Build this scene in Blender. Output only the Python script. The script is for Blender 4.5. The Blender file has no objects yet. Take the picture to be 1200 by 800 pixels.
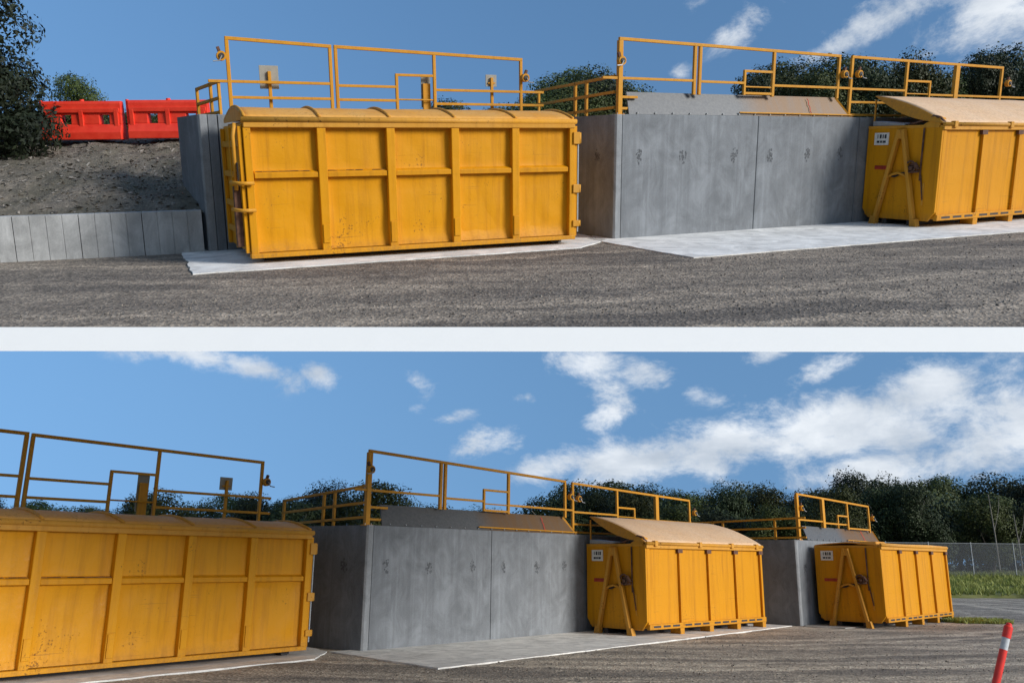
import bpy, math, random
from mathutils import Vector, Matrix, noise
R = math.radians
sc = bpy.context.scene
col = sc.collection
rnd = random.Random(7)

# ------------------------------------------------------------------ placing
# Two yards, one above the other.  The lower yard is level.  The upper yard is
# built on a tilted white-edged deck that rises away from the viewer above it.
EYE = 1.82
def basis(pitch, roll):
    c, s = math.cos(pitch), math.sin(pitch)
    cr, sr = math.cos(roll), math.sin(roll)
    def m(x, z, y):
        x, z = cr*x - sr*z, sr*x + cr*z
        return Vector((x, c*y - s*z, s*y + c*z))
    return m(1, 0, 0), m(0, 0, 1), m(0, 1, 0)          # right, forward, up
def mat3(r, f, u):
    return Matrix(((r.x, f.x, u.x), (r.y, f.y, u.y), (r.z, f.z, u.z)))
CAM_R, CAM_F, CAM_U = basis(math.atan(.255), R(.6))
MA = mat3(CAM_R, CAM_F, CAM_U)
MB_ = mat3(*basis(math.atan(-.228), R(-.45)))
LOWER = Matrix.Identity(4)
UPPER = Matrix.Translation((0, 0, EYE)) @ (MA @ MB_.transposed()).to_4x4() @ Matrix.Translation((0, 0, -1.87))

cam = bpy.data.cameras.new('camera')
cam.sensor_width = 36; cam.lens = 30; cam.clip_start = .1; cam.clip_end = 3000
co = bpy.data.objects.new('camera', cam); col.objects.link(co)
m = Matrix(((CAM_R.x, CAM_U.x, -CAM_F.x), (CAM_R.y, CAM_U.y, -CAM_F.y), (CAM_R.z, CAM_U.z, -CAM_F.z))).to_4x4()
co.matrix_world = Matrix.Translation((0, 0, EYE)) @ m
sc.camera = co

# ------------------------------------------------------------------ mesh helper
class MB:
    def __init__(s): s.v = []; s.f = []
    def add(s, vs, fs):
        n = len(s.v); s.v += [tuple(v) for v in vs]; s.f += [tuple(i+n for i in f) for f in fs]; return s
    def hexa(s, p):      # 8 points: bottom 0-3 ccw, top 4-7
        return s.add(p, [(3,2,1,0),(4,5,6,7),(0,1,5,4),(1,2,6,5),(2,3,7,6),(3,0,4,7)])
    def box(s, x0, x1, y0, y1, z0, z1):
        return s.hexa([(x0,y0,z0),(x1,y0,z0),(x1,y1,z0),(x0,y1,z0),(x0,y0,z1),(x1,y0,z1),(x1,y1,z1),(x0,y1,z1)])
    def bar(s, a, b, w, h=None, up=(0,0,1)):           # rectangular bar a->b
        a, b = Vector(a), Vector(b); h = h or w; d = (b-a).normalized(); up = Vector(up)
        if abs(d.dot(up)) > .95: up = Vector((0,1,0))
        sx = d.cross(up).normalized()*w/2; sz = sx.cross(d).normalized()*h/2
        q = []
        for c in (a, b): q += [c-sx-sz, c+sx-sz, c+sx+sz, c-sx+sz]
        return s.add(q, [(0,1,2,3),(7,6,5,4),(4,5,1,0),(5,6,2,1),(6,7,3,2),(7,4,0,3)])
    def tube(s, pts, r, n=10, caps=True, r2=None):
        pts = [Vector(p) for p in pts]; k = len(pts); base = len(s.v); ref = None
        for i, p in enumerate(pts):
            d = (pts[min(i+1,k-1)]-pts[max(i-1,0)]).normalized()
            if ref is None: ref = d.orthogonal().normalized()
            ref = (ref - d*ref.dot(d)).normalized(); o = d.cross(ref)
            rr = r if r2 is None else r+(r2-r)*i/max(1,k-1)
            if isinstance(r, (list, tuple)): rr = r[i]
            for j in range(n):
                a = 2*math.pi*j/n; s.v.append(tuple(p+ref*math.cos(a)*rr+o*math.sin(a)*rr))
        for i in range(k-1):
            for j in range(n):
                a = base+i*n+j; b = base+i*n+(j+1)%n; s.f.append((a,b,b+n,a+n))
        if caps:
            s.f.append(tuple(base+j for j in range(n-1,-1,-1))); s.f.append(tuple(base+(k-1)*n+j for j in range(n)))
        return s
    def prism(s, poly, z0, z1):
        n = len(poly); vs = [(x,y,z0) for x,y in poly]+[(x,y,z1) for x,y in poly]
        fs = [tuple(range(n-1,-1,-1)), tuple(range(n,2*n))]
        fs += [(i,(i+1)%n,(i+1)%n+n,i+n) for i in range(n)]
        return s.add(vs, fs)
    def prism_x(s, poly, x0, x1):                       # poly in (y,z)
        n = len(poly); vs = [(x0,y,z) for y,z in poly]+[(x1,y,z) for y,z in poly]
        fs = [tuple(range(n)), tuple(range(2*n-1,n-1,-1))]
        fs += [((i+1)%n,i,i+n,(i+1)%n+n) for i in range(n)]
        return s.add(vs, fs)
    def grid(s, nx, ny, fn):
        b = len(s.v)
        for j in range(ny+1):
            for i in range(nx+1): s.v.append(tuple(fn(i/nx, j/ny)))
        for j in range(ny):
            for i in range(nx):
                a = b+j*(nx+1)+i; s.f.append((a,a+1,a+nx+2,a+nx+1))
        return s
    def build(s, name, mat, parent=None, M=None, bevel=0, smooth=False):
        me = bpy.data.meshes.new(name); me.from_pydata(s.v, [], s.f); me.update()
        me.materials.append(mat)
        if smooth:
            for p in me.polygons: p.use_smooth = True
        o = bpy.data.objects.new(name, me); col.objects.link(o)
        if parent: o.parent = parent
        if M is not None: o.matrix_basis = M
        if bevel:
            b = o.modifiers.new('bevel', 'BEVEL'); b.width = bevel; b.segments = 2; b.limit_method = 'ANGLE'; b.angle_limit = R(40)
        return o
def tag(o, label, cat, group=None, kind=None):
    if label: o['label'] = label
    if cat: o['category'] = cat
    if group: o['group'] = group
    if kind: o['kind'] = kind
    return o
def thing(name, label, cat, M, group=None):
    o = bpy.data.objects.new(name, None); o.empty_display_size = .3; col.objects.link(o); o.matrix_basis = M
    return tag(o, label, cat, group)
def at(W, x, y, deg=0, z=0): return W @ Matrix.Translation((x, y, z)) @ Matrix.Rotation(R(deg), 4, 'Z')
def struct(o): o['kind'] = 'structure'; return o

# ------------------------------------------------------------------ materials
class N:
    def __init__(s, name):
        s.m = bpy.data.materials.new(name); s.m.use_nodes = True; s.t = s.m.node_tree
        s.b = s.t.nodes['Principled BSDF']; s.tc = s.t.nodes.new('ShaderNodeTexCoord')
    def n(s, k, **kw):
        o = s.t.nodes.new(k)
        for a, b in kw.items():
            if a in o.inputs: o.inputs[a].default_value = b
            else: setattr(o, a, b)
        return o
    def l(s, a, b): s.t.links.new(a, b)
    def vec(s, scale=(1,1,1), src='Object', loc=(0,0,0), rot=0):
        mp = s.n('ShaderNodeMapping'); mp.inputs['Scale'].default_value = scale; mp.inputs['Location'].default_value = loc
        mp.inputs['Rotation'].default_value = (0,0,rot)
        s.l(s.tc.outputs[src], mp.inputs['Vector']); return mp.outputs[0]
    def noise(s, scale, detail=4, rough=.55, vec=None, dist=0):
        o = s.n('ShaderNodeTexNoise'); o.inputs['Scale'].default_value = scale; o.inputs['Detail'].default_value = detail
        o.inputs['Roughness'].default_value = rough; o.inputs['Distortion'].default_value = dist
        s.l(vec or s.tc.outputs['Object'], o.inputs['Vector']); return o.outputs['Fac']
    def ramp(s, fac, stops):
        o = s.n('ShaderNodeValToRGB'); e = o.color_ramp.elements
        while len(e) < len(stops): e.new(.5)
        for i, (p, c) in enumerate(stops):
            e[i].position = p; e[i].color = (c if len(c) == 4 else (*c, 1)) if not isinstance(c, (int, float)) else (c, c, c, 1)
        s.l(fac, o.inputs['Fac']); return o.outputs['Color']
    def mix(s, fac, a, b, mode='MIX'):
        o = s.n('ShaderNodeMix'); o.data_type = 'RGBA'; o.blend_type = mode; o.clamp_factor = True
        for v, i in ((fac, 0), (a, 6), (b, 7)):
            if isinstance(v, (int, float)): o.inputs[i].default_value = v
            elif isinstance(v, tuple): o.inputs[i].default_value = (*v, 1)
            else: s.l(v, o.inputs[i])
        return o.outputs[2]
    def math(s, op, a, b=None, c=None):
        o = s.n('ShaderNodeMath'); o.operation = op
        for i, v in enumerate((a, b, c)):
            if v is None: continue
            if isinstance(v, (int, float)): o.inputs[i].default_value = v
            else: s.l(v, o.inputs[i])
        return o.outputs[0]
    def col(s, c): 
        if isinstance(c, tuple): s.b.inputs['Base Color'].default_value = (*c, 1)
        else: s.l(c, s.b.inputs['Base Color'])
        return s
    def rough(s, r):
        if isinstance(r, (int, float)): s.b.inputs['Roughness'].default_value = r
        else: s.l(r, s.b.inputs['Roughness'])
        return s
    def bump(s, h, strength=.3, dist=.02):
        o = s.n('ShaderNodeBump'); o.inputs['Strength'].default_value = strength; o.inputs['Distance'].default_value = dist
        s.l(h, o.inputs['Height']); s.l(o.outputs[0], s.b.inputs['Normal']); return s
def paint(name, c, faded, rust=.5, fade=.5, rough=.5, grime=.5):
    k = N(name)
    big = k.noise(1.1, 5, .6); streak = k.noise(1, 5, .65, k.vec((9, 9, .45))); fine = k.noise(22, 4, .65); dent = k.noise(2.3, 3, .5)
    a = k.mix(k.math('MULTIPLY', k.ramp(big, [(.35, 0), (.75, 1)]), fade), c, faded)
    dirt = k.math('MULTIPLY', k.ramp(streak, [(.48, 0), (.74, 1)]), .5*grime+.1)
    a = k.mix(dirt, a, (c[0]*.5, c[1]*.42, c[2]*.6+.004))
    # thin scrapes, level and raking
    scr = k.ramp(k.noise(1, 3, .5, k.vec((.9, 3, 34))), [(.66, 0), (.70, 1)])
    a = k.mix(k.math('MULTIPLY', k.math('MULTIPLY', scr, k.ramp(big, [(.45, 0), (.6, 1)])), .55*grime), a, (c[0]*.38, c[1]*.36, .012))
    # road dust and mud thrown up on the lowest part
    sep = k.n('ShaderNodeSeparateXYZ'); k.l(k.tc.outputs['Object'], sep.inputs[0])
    mud = k.math('MULTIPLY', k.ramp(k.math('ADD', sep.outputs[2], k.math('MULTIPLY', big, .5)), [(.36, 1), (.62, 0)]), k.ramp(fine, [(.35, .2), (.62, 1)]))
    a = k.mix(k.math('MULTIPLY', mud, .5*grime), a, (.16, .11, .06))
    sp = k.math('MULTIPLY', k.ramp(k.math('ADD', k.math('MULTIPLY', fine, .55), k.math('MULTIPLY', big, .5)), [(.635, 0), (.68, 1)]), rust)
    a = k.mix(sp, a, (.10, .035, .012))
    k.col(a); k.rough(k.ramp(fine, [(.3, rough-.08), (.7, rough+.15)])); k.b.inputs['Specular IOR Level'].default_value = .2
    k.bump(k.math('ADD', k.math('MULTIPLY', dent, 6.), fine), .16, .012)
    return k.m
YEL = (.66, .28, .003); 
M_bin = paint('yellow_paint_worn', YEL, (.69, .31, .008), .7, .5, .48, .75)
M_bin2 = paint('yellow_paint', (.62, .258, .003), (.65, .285, .007), .5, .5, .5, .8)
M_edge = paint('yellow_paint_rim', (.61, .275, .02), (.60, .31, .07), .8, .7)
M_rail = paint('yellow_rail_paint', (.60, .265, .015), (.56, .285, .05), .45, .6)
M_lidold = paint('faded_lid_paint', (.72, .31, .04), (.70, .40, .12), .5, .8)
M_lid = paint('sun_bleached_lid_paint', (.84, .54, .30), (.86, .63, .42), .25, .8, .6)
def simple(name, c, rough=.6, var=.35, scale=8, metal=0):
    k = N(name); f = k.noise(scale, 5, .6)
    k.col(k.mix(k.ramp(f, [(.3, 0), (.7, 1)]), tuple(x*(1-var) for x in c), tuple(min(1, x*(1+var)) for x in c)))
    k.rough(rough); k.b.inputs['Metallic'].default_value = metal; k.bump(f, .08, .01); return k.m
M_dark = simple('dark_steel', (.03, .026, .024), .6)
M_rust = simple('rusty_steel', (.11, .05, .028), .8, .5, 14)
M_galv = simple('galvanised_steel', (.33, .34, .34), .45, .15, 12, .3)
M_board = simple('sign_back', (.30, .28, .23), .6, .12, 9)
M_white = simple('white_plate', (.72, .70, .64), .5, .12, 20)
M_ink = simple('black_print', (.03, .03, .035), .6)
M_redref = simple('red_reflective_tape', (.35, .03, .01), .5)
M_bark = simple('bark', (.09, .07, .055), .9, .4, 6)
M_deadbark = simple('grey_bark', (.19, .175, .15), .9, .3, 6)
M_palebark = simple('pale_bark', (.32, .29, .25), .9, .3, 6)
M_deckwhite = simple('white_painted_concrete', (.95, .92, .85), .7, .01, 3)
M_bar = None
def concrete(name, c, stain=.6, board=.5):
    k = N(name)
    st = k.noise(1, 5, .65, k.vec((7, 7, .35))); cl = k.noise(2.1, 8, .68, k.vec((1, 1, .7)), .8); fi = k.noise(40, 4, .7); blot = k.noise(.8, 6, .62, None, 1.5)
    a = k.mix(k.ramp(cl, [(.36, 0), (.64, 1)]), tuple(x*.62 for x in c), tuple(x*1.25 for x in c))
    a = k.mix(k.math('MULTIPLY', k.ramp(st, [(.42, 0), (.7, 1)]), stain), a, tuple(x*.55 for x in c))
    a = k.mix(k.math('MULTIPLY', k.ramp(k.noise(1, 3, .6, k.vec((11, 11, .2), loc=(3,1,0))), [(.55, 0), (.72, 1)]), stain*.5), a, tuple(min(1, x*1.7) for x in c))
    a = k.mix(k.math('MULTIPLY', k.ramp(blot, [(.52, 0), (.68, 1)]), stain*.5), a, tuple(x*.6 for x in c))
    a = k.mix(.25, a, k.ramp(fi, [(.3, tuple(x*.6 for x in c)), (.7, tuple(x*1.4 for x in c))]))
    k.col(a); k.rough(.85)
    k.bump(k.math('ADD', k.math('MULTIPLY', fi, .5), st), .25, .008); return k.m
M_conc = concrete('weathered_concrete', (.20, .212, .222))
M_concL = concrete('light_concrete', (.44, .44, .425), .4)
M_post = concrete('corner_concrete', (.27, .28, .285), .5)
M_slab = concrete('slab_concrete', (.76, .735, .68), .2)
M_tie = simple('tie_hole_stain', (.098, .103, .108), .9, .5, 25)
def lipmat():
    k = N('deflector_galvanised')
    sep = k.n('ShaderNodeSeparateXYZ'); k.l(k.tc.outputs['Object'], sep.inputs[0])
    st = k.noise(1, 5, .65, k.vec((5, 1, .8))); fi = k.noise(18, 5, .7)
    base = k.mix(k.ramp(fi, [(.3, 0), (.7, 1)]), (.085, .087, .088), (.135, .135, .13))
    w = k.math('SMOOTH_MIN', k.math('MULTIPLY', k.math('ADD', sep.outputs[0], -3.3), 1.2), 1.0, .2)
    w = k.math('MULTIPLY', k.math('MAXIMUM', w, 0.0), k.ramp(st, [(.25, .55), (.55, 1)]))
    k.col(k.mix(k.math('MULTIPLY', w, .85), base, (.175, .085, .018))); k.rough(.5); k.b.inputs['Metallic'].default_value = .15; k.bump(fi, .1, .01); return k.m
M_lip = lipmat()
def gravel(name, dark, light, rot=0., track=.6, sc_=1., turn=None):
    k = N(name)
    tr = k.noise(1.0, 5, .6, k.vec((.16, .55, 1), rot=rot), .8)
    tr2 = k.noise(1, 4, .6, k.vec((.05, .9, 1), rot=rot+.05, loc=(7, 3, 0)), .7)
    vo = k.n('ShaderNodeTexVoronoi'); vo.inputs['Scale'].default_value = 26*sc_; k.l(k.tc.outputs['Object'], vo.inputs['Vector'])
    fi = k.noise(60*sc_, 3, .7); me = k.noise(4*sc_, 8, .72); big = k.noise(.4, 5, .6, None, .5)
    a = k.mix(k.math('MULTIPLY', k.ramp(tr, [(.42, 0), (.60, 1)]), track), dark, light)
    a = k.mix(k.math('MULTIPLY', k.ramp(tr2, [(.50, 0), (.64, 1)]), track*.75), a, tuple(x*1.25 for x in light))
    a = k.mix(k.math('MULTIPLY', k.ramp(big, [(.42, 0), (.62, 1)]), .6), a, tuple(x*.72 for x in dark))
    if turn:      # wheel tracks sweeping round the turning circle
        sub = k.n('ShaderNodeVectorMath'); sub.operation = 'SUBTRACT'; k.l(k.tc.outputs['Object'], sub.inputs[0]); sub.inputs[1].default_value = (*turn, 0)
        le = k.n('ShaderNodeVectorMath'); le.operation = 'LENGTH'; k.l(sub.outputs[0], le.inputs[0])
        cx = k.n('ShaderNodeCombineXYZ'); k.l(k.math('ADD', le.outputs['Value'], k.math('MULTIPLY', big, 1.6)), cx.inputs[0]); k.l(k.math('MULTIPLY', me, .25), cx.inputs[1])
        t3 = k.noise(1.15, 5, .62, cx.outputs[0])
        a = k.mix(k.math('MULTIPLY', k.ramp(t3, [(.50, 0), (.62, 1)]), .75), a, tuple(x*1.15 for x in light))
        a = k.mix(k.math('MULTIPLY', k.ramp(t3, [(.36, 1), (.44, 0)]), .5), a, tuple(x*.7 for x in dark))
    a = k.mix(.85, a, k.ramp(me, [(.28, .24), (.5, .5), (.74, .76)]), 'OVERLAY')
    a = k.mix(.75, a, k.ramp(vo.outputs['Color'], [(.05, .16), (.5, .48), (.95, .88)]), 'OVERLAY')
    a = k.mix(.6, a, k.ramp(fi, [(.3, .2), (.7, .8)]), 'OVERLAY')
    k.col(a); k.rough(.95)
    h = k.math('ADD', k.math('MULTIPLY', me, .9), k.math('MULTIPLY', vo.outputs['Distance'], .6)); h = k.math('ADD', h, k.math('MULTIPLY', tr2, 1.2))
    k.bump(h, .8, .035); return k.m
M_gravU = gravel('crushed_gravel_dark', (.150, .124, .098), (.35, .28, .205), R(4), turn=(-8, 48))
M_gravL = gravel('crushed_gravel_pale', (.235, .20, .16), (.54, .455, .35), R(-10), turn=(2, 40))
M_plat = gravel('platform_gravel', (.12, .11, .095), (.2, .18, .15))
def mulch():
    k = N('shredded_mulch'); vo = k.n('ShaderNodeTexVoronoi'); vo.inputs['Scale'].default_value = 14; k.l(k.vec((1, 1, 2.2)), vo.inputs['Vector'])
    fi = k.noise(30, 5, .7); big = k.noise(1.2, 4, .6)
    a = k.mix(k.ramp(fi, [(.35, 0), (.68, 1)]), (.155, .13, .10), (.37, .315, .245))
    a = k.mix(k.ramp(vo.outputs['Color'], [(.2, 0), (.9, .7)]), a, (.13, .11, .085))
    a = k.mix(k.math('MULTIPLY', k.ramp(big, [(.4, 0), (.62, 1)]), .5), a, (.07, .068, .04))
    k.col(a); k.rough(1); k.bump(fi, .9, .05); return k.m
M_mulch = mulch()
def leafmat(name, a, b):
    k = N(name); oi = k.n('ShaderNodeObjectInfo'); f = k.noise(1.6, 4, .6); g = k.noise(30, 2, .5)
    c = k.mix(k.ramp(k.math('ADD', k.math('MULTIPLY', f, .6), k.math('MULTIPLY', g, .4)), [(.36, 0), (.64, 1)]), a, b)
    hv = k.n('ShaderNodeHueSaturation'); k.l(c, hv.inputs['Color'])
    k.l(k.math('MULTIPLY_ADD', oi.outputs['Random'], .05, .475), hv.inputs['Hue']); k.l(k.math('MULTIPLY_ADD', oi.outputs['Random'], .9, .6), hv.inputs['Value'])
    k.col(hv.outputs[0]); k.rough(.6); k.b.inputs['Specular IOR Level'].default_value = .25; return k.m
M_leaf = leafmat('bush_foliage', (.028, .042, .009), (.09, .105, .028))
M_leafd = leafmat('dark_foliage', (.015, .024, .009), (.048, .062, .022))
M_grass = leafmat('verge_grass', (.15, .19, .035), (.34, .33, .10))
def barrier_red():
    k = N('red_plastic'); f = k.noise(5, 4, .6); k.col(k.mix(k.ramp(f, [(.3, 0), (.7, 1)]), (.78, .032, .012), (.90, .062, .026))); k.rough(.45); return k.m
M_red = barrier_red()
M_orange = simple('orange_red_plastic', (.80, .045, .03), .45, .15, 6)
M_band = simple('silver_reflective_band', (.62, .64, .64), .35, .1, 20)
def meshfence():
    k = N('wire_mesh'); v = k.n('ShaderNodeTexWave'); v.inputs['Scale'].default_value = 9; v.inputs['Distortion'].default_value = 1.5
    k.l(k.tc.outputs['Object'], v.inputs['Vector']); k.col((.13, .14, .15)); k.rough(.7)
    k.l(k.ramp(v.outputs['Fac'], [(.2, .10), (.8, .27)]), k.b.inputs['Alpha']); return k.m
M_mesh = meshfence()

# ------------------------------------------------------------------ bins
def arc(W, h, n=16, y0=0):
    return [(y0+W*i/n, h*(1-(2*i/n-1)**2)**.8) for i in range(n+1)]
def panel_face(mb, x0, x1, y, z0, z1, amp, seed, nx=24, nz=12):
    def fn(u, v):
        e = min(u, 1-u, v, 1-v); w = min(1, e*7)
        x = x0+(x1-x0)*u; z = z0+(z1-z0)*v
        d = noise.noise(Vector((x*1.1+seed, z*1.3, seed*.7)))*.8 + noise.noise(Vector((x*3.3, z*3.1+seed, 4.)))*.35
        return (x, y + amp*w*d + amp*.8*w, z)
    mb.grid(nx, nz, fn)
def rib_bin(W0, x, y, deg, L, W, H, label, seed):
    t = thing('waste_bin', label, 'skip bin', at(W0, x, y, deg), 'yellow waste bins')
    b = MB(); b.box(.06, L-.06, .11, W-.06, .16, H-.02)
    o = b.build('body', M_bin, t)
    b = MB(); ns = 5; zm = .15+.60*(H-.15)
    for i in range(ns):
        xa, xb = .06+(L-.12)*i/ns, .06+(L-.12)*(i+1)/ns
        panel_face(b, xa, xb, .065, .2, zm, .04, seed+i); panel_face(b, xa, xb, .07, zm, H-.1, .022, seed+i+20)
    b.build('side_panel', M_bin, t, smooth=True)
    for i in range(ns+1):
        xc = .05+(L-.1)*i/ns; w = .075 if 0 < i < ns else .06
        r = MB().box(xc-w, xc+w, -.03, .11, .17, H-.12).build('rib', M_bin, t, bevel=.012)
        if 0 < i < ns: MB().box(xc-.055, xc+.055, -.05, -.032, .26+.05*(i % 2), .62).build('doubler_plate', M_bin, r, bevel=.004)
    for i in range(ns):
        xa, xb = .05+(L-.1)*i/ns+.078, .05+(L-.1)*(i+1)/ns-.078
        MB().prism_x([(-.01, zm-.05), (.09, zm-.06), (.09, zm+.075), (-.01, zm+.03)], xa, xb).build('mid_rail', M_bin2, t, bevel=.006)
        # ragged dirt line resting on the rail
        if i > 1: continue
        g = MB()
        for j in range(40):
            xx = xa+.03+(xb-xa-.06)*rnd.random(); q = .012+.02*rnd.random(); g.box(xx-q*1.6, xx+q*1.6, .03, .088, zm+.036, zm+.04+q*.7)
        g.build('debris_on_rail', M_rust, t)['kind'] = 'stuff'
    MB().box(-.02, L+.02, -.05, .12, .115, .19).build('bottom_rail', M_bin, t, bevel=.01)
    MB().box(0, L, -.045, .12, H-.12, H-.035).build('top_rail', M_edge, t, bevel=.012)
    MB().tube([(-.03, -.02, H), (L+.03, -.02, H)], .05, 12).build('rim_pipe', M_edge, t, smooth=True)
    for yy in (.45, W-.45): MB().box(.25, L-.05, yy-.07, yy+.07, 0, .16).build('skid', M_dark, t, bevel=.01)
    for yy in (.3, W-.3): MB().tube([(L-.28, yy-.08, .09), (L-.28, yy+.08, .09)], .09, 18).build('roller', M_dark, t)
    # closed arched lid
    lid = MB(); LH = .18; A = [(W*i/18, LH*math.sin(math.pi*(i/18)**.9)) for i in range(19)]
    lid.grid(40, 18, lambda u, v: (.0+L*u, W*v, H+.05+LH*max(0, math.sin(math.pi*v**.9)) + .012*noise.noise(Vector((u*9, v*4, seed)))))
    lo = lid.build('lid', M_lidold, t, smooth=True); s = lo.modifiers.new('thick', 'SOLIDIFY'); s.thickness = .025
    for i in range(ns+1):
        xx = .03+(L-.06)*i/ns
        MB().tube([(xx, yy, H+.06+z) for yy, z in A], .028, 8).build('lid_bow', M_edge, lo, smooth=True)
    for xx in (.012, L-.012):
        MB().prism_x([(yy, H+.03+z) for yy, z in A]+[(W, H), (0, H)], xx-.01, xx+.01).build('lid_end', M_lidold, lo)
    # rear (left) door
    d = MB().box(-.02, .05, .06, W-.06, .2, H-.06).build('end_door', M_bin, t, bevel=.008)
    for yy in (.06, W*.5, W-.1): MB().box(-.085, -.022, yy-.05, yy+.05, .2, H-.1).build('door_post', M_bin, d, bevel=.008)
    for zz in (.5, .95, 1.45, 1.95): MB().box(-.075, -.022, .12, W-.16, zz-.05, zz+.05).build('door_rail', M_edge, d, bevel=.008)
    MB().tube([(-.16, .06, 1.22), (-.16, .04, H-.25), (-.12, .04, H-.05)], .032, 10).build('ratchet_bar', M_edge, d, smooth=True)
    for zz in (.9, 1.33): 
        MB().tube([(.1, -.09, zz), (-.1, -.1, zz), (-.2, .0, zz+.01), (-.22, .2, zz+.01), (-.1, .26, zz)], .03, 10).build('hinge_strap', M_edge, d, smooth=True)
    MB().box(-.2, -.09, .1, .22, .3, 1.28).build('latch_box', M_rust, d, bevel=.01)
    ch = MB()
    for j in range(12): ch.tube([(-.13, -.02, 1.3+.03*j), (-.13, .02, 1.32+.03*j)], .014, 6)
    ch.build('chain', M_dark, d)
    # front (right) end frame with hinge lugs
    e = MB().box(L, L+.07, .0, W-.05, .17, H-.08).build('end_frame', M_bin, t, bevel=.008)
    for zz, hh in ((.42, .06), (1.08, .08), (H-.3, .11)):
        MB().box(L-.04, L+.10, -.062, -.032, zz-hh, zz+hh).build('hinge_lug', M_edge, e, bevel=.008)
        MB().tube([(L+.1, -.03, zz-hh*.9), (L+.1, -.03, zz+hh*.9)], .035, 10).build('hinge_pin', M_edge, e, smooth=True)
    MB().bar((L+.1, .02, .25), (L+.1, .02, H-.3), .025).build('lock_rod', M_galv, e)
    return t
def hook_bin(W0, x, y, deg, L, W, H, lid_open, label, seed, marks=0):
    t = thing('waste_bin', label, 'skip bin', at(W0, x, y, deg), 'yellow waste bins')
    b = MB()
    prof = [(.02, .2), (.24, .13), (W-.24, .13), (W-.02, .2)]
    b.box(.04, L-.04, .06, W-.04, .2, H-.03); b.build('body', M_bin2, t)
    b = MB(); ns = 4
    for i in range(ns):
        xa, xb = .1+(L-.2)*i/ns, .1+(L-.2)*(i+1)/ns
        panel_face(b, xa, xb, .035, .26, H-.1, .010, seed+i, 16, 12)
    b.build('side_panel', M_bin2, t, smooth=True)
    # end face plate, folded in at the bottom corners, lapping round the near corner
    MB().prism_x([(-.0, .36), (.16, .15), (W-.16, .15), (W, .36), (W, H-.04), (-.0, H-.04)], -.012, .05).build('end_plate', M_bin2, t, bevel=.01)
    MB().box(.052, .16, -.0, .04, .24, H-.1).build('corner_post', M_bin2, t, bevel=.01)
    for i in range(1, ns+1):
        xc = .1+(L-.2)*i/ns
        MB().box(xc-.045, xc+.045, -.03, .05, .2, H-.1).build('rib', M_bin2, t, bevel=.008)
        MB().box(xc-.09, xc+.09, -.02, .3, 0, .2).build('foot', M_bin2, t, bevel=.01)
        MB().hexa([(xc-.1,-.04,H-.2),(xc+.1,-.04,H-.2),(xc+.1,.03,H-.2),(xc-.1,.03,H-.2),(xc-.1,-.04,H-.1),(xc+.1,-.04,H-.1),(xc+.1,.03,H-.1),(xc-.1,.03,H-.1)]).build('rib_cap', M_rust, t)
    br = MB().box(.05, L, -.035, .06, .17, .3).build('bottom_rail', M_bin2, t, bevel=.01)
    for i in range(ns):
        for j in range(3):
            xa = .1+(L-.2)*(i+.08+.3*j)/ns; MB().box(xa, xa+(L-.2)*.22/ns, -.038, -.03, .215, .262).build('drain_slot', M_dark, br)
    MB().box(0, L, -.04, .08, H-.1, H).build('top_rail', M_edge, t, bevel=.012)
    MB().tube([(.0, -.03, H+.02), (L, -.03, H+.02)], .045, 12).build('rim_pipe', M_edge, t, smooth=True)
    MB().box(-.02, .06, .08, W, H-.05, H+.015).build('end_rim', M_edge, t, bevel=.01)
    for yy in (.62, W-.62): MB().box(.0, L-.05, yy-.06, yy+.06, 0.02, .2).build('skid', M_dark, t)
    MB().box(.3, L-.2, .7, W-.7, .1, .2).build('underframe', M_dark, t)
    # hook lift A frame
    c = W/2; f = MB()
    a = thing_part = None
    hk = MB()
    hk.bar((-.09, c-.06, H-.2), (-.09, c+.06, H-.2), .1, .16)
    hk = hk.build('hook_frame', M_edge, t, bevel=.008)
    for sgn in (-1, 1):
        MB().bar((-.10, c+sgn*.52, .06), (-.09, c+sgn*.045, H-.08), .085, .12, (1, 0, 0)).build('hook_frame_leg', M_edge, hk, bevel=.01)
        MB().hexa([(-.17, c+sgn*.55-.09, 0), (-.02, c+sgn*.55-.09, 0), (-.02, c+sgn*.55+.09, 0), (-.17, c+sgn*.55+.09, 0),
                   (-.17, c+sgn*.52-.07, .2), (-.02, c+sgn*.52-.07, .2), (-.02, c+sgn*.52+.07, .2), (-.17, c+sgn*.52+.07, .2)]).build('foot', M_edge, hk, bevel=.01)
    MB().tube([(-.09, c-.28, 1.10), (-.10, c-.14, 1.18), (-.10, c, 1.21), (-.10, c+.14, 1.18), (-.09, c+.28, 1.10)], .028, 8).build('crossbar', M_edge, hk, smooth=True)
    g = MB()
    for j in range(30): g.tube([(-.05, c-.24+.016*j, 1.15+.04*math.sin(j*.2)), (-.045, c-.23+.016*j, 1.19+.04*math.sin(j*.2))], .012, 6)
    g.build('chain', M_dark, hk)
    # latch, valve wheel and hanging chain on the near side of the end
    MB().tube([(-.04, .42, 1.05), (-.04, .42, H-.06)], .02, 8).build('latch_rod', M_rust, t, smooth=True)
    v = MB()
    v.tube([(-.05, .60, 1.32), (-.16, .60, 1.32)], .045, 12); v.tube([(-.03, .74, 1.38), (-.12, .5, 1.42), (-.09, .44, 1.3)], .04, 8)
    v.tube([(-.05, .78, 1.28), (-.09, .62, 1.24), (-.08, .44, 1.26)], .03, 8)
    ring = [(-.13, .62+.12*math.cos(2*math.pi*i/16), 1.36+.12*math.sin(2*math.pi*i/16)) for i in range(17)]
    v.tube(ring, .022, 8); v.bar((-.13, .5, 1.36), (-.13, .74, 1.36), .02); v.build('door_winch', M_rust, t, smooth=True)
    ch = MB()
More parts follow.
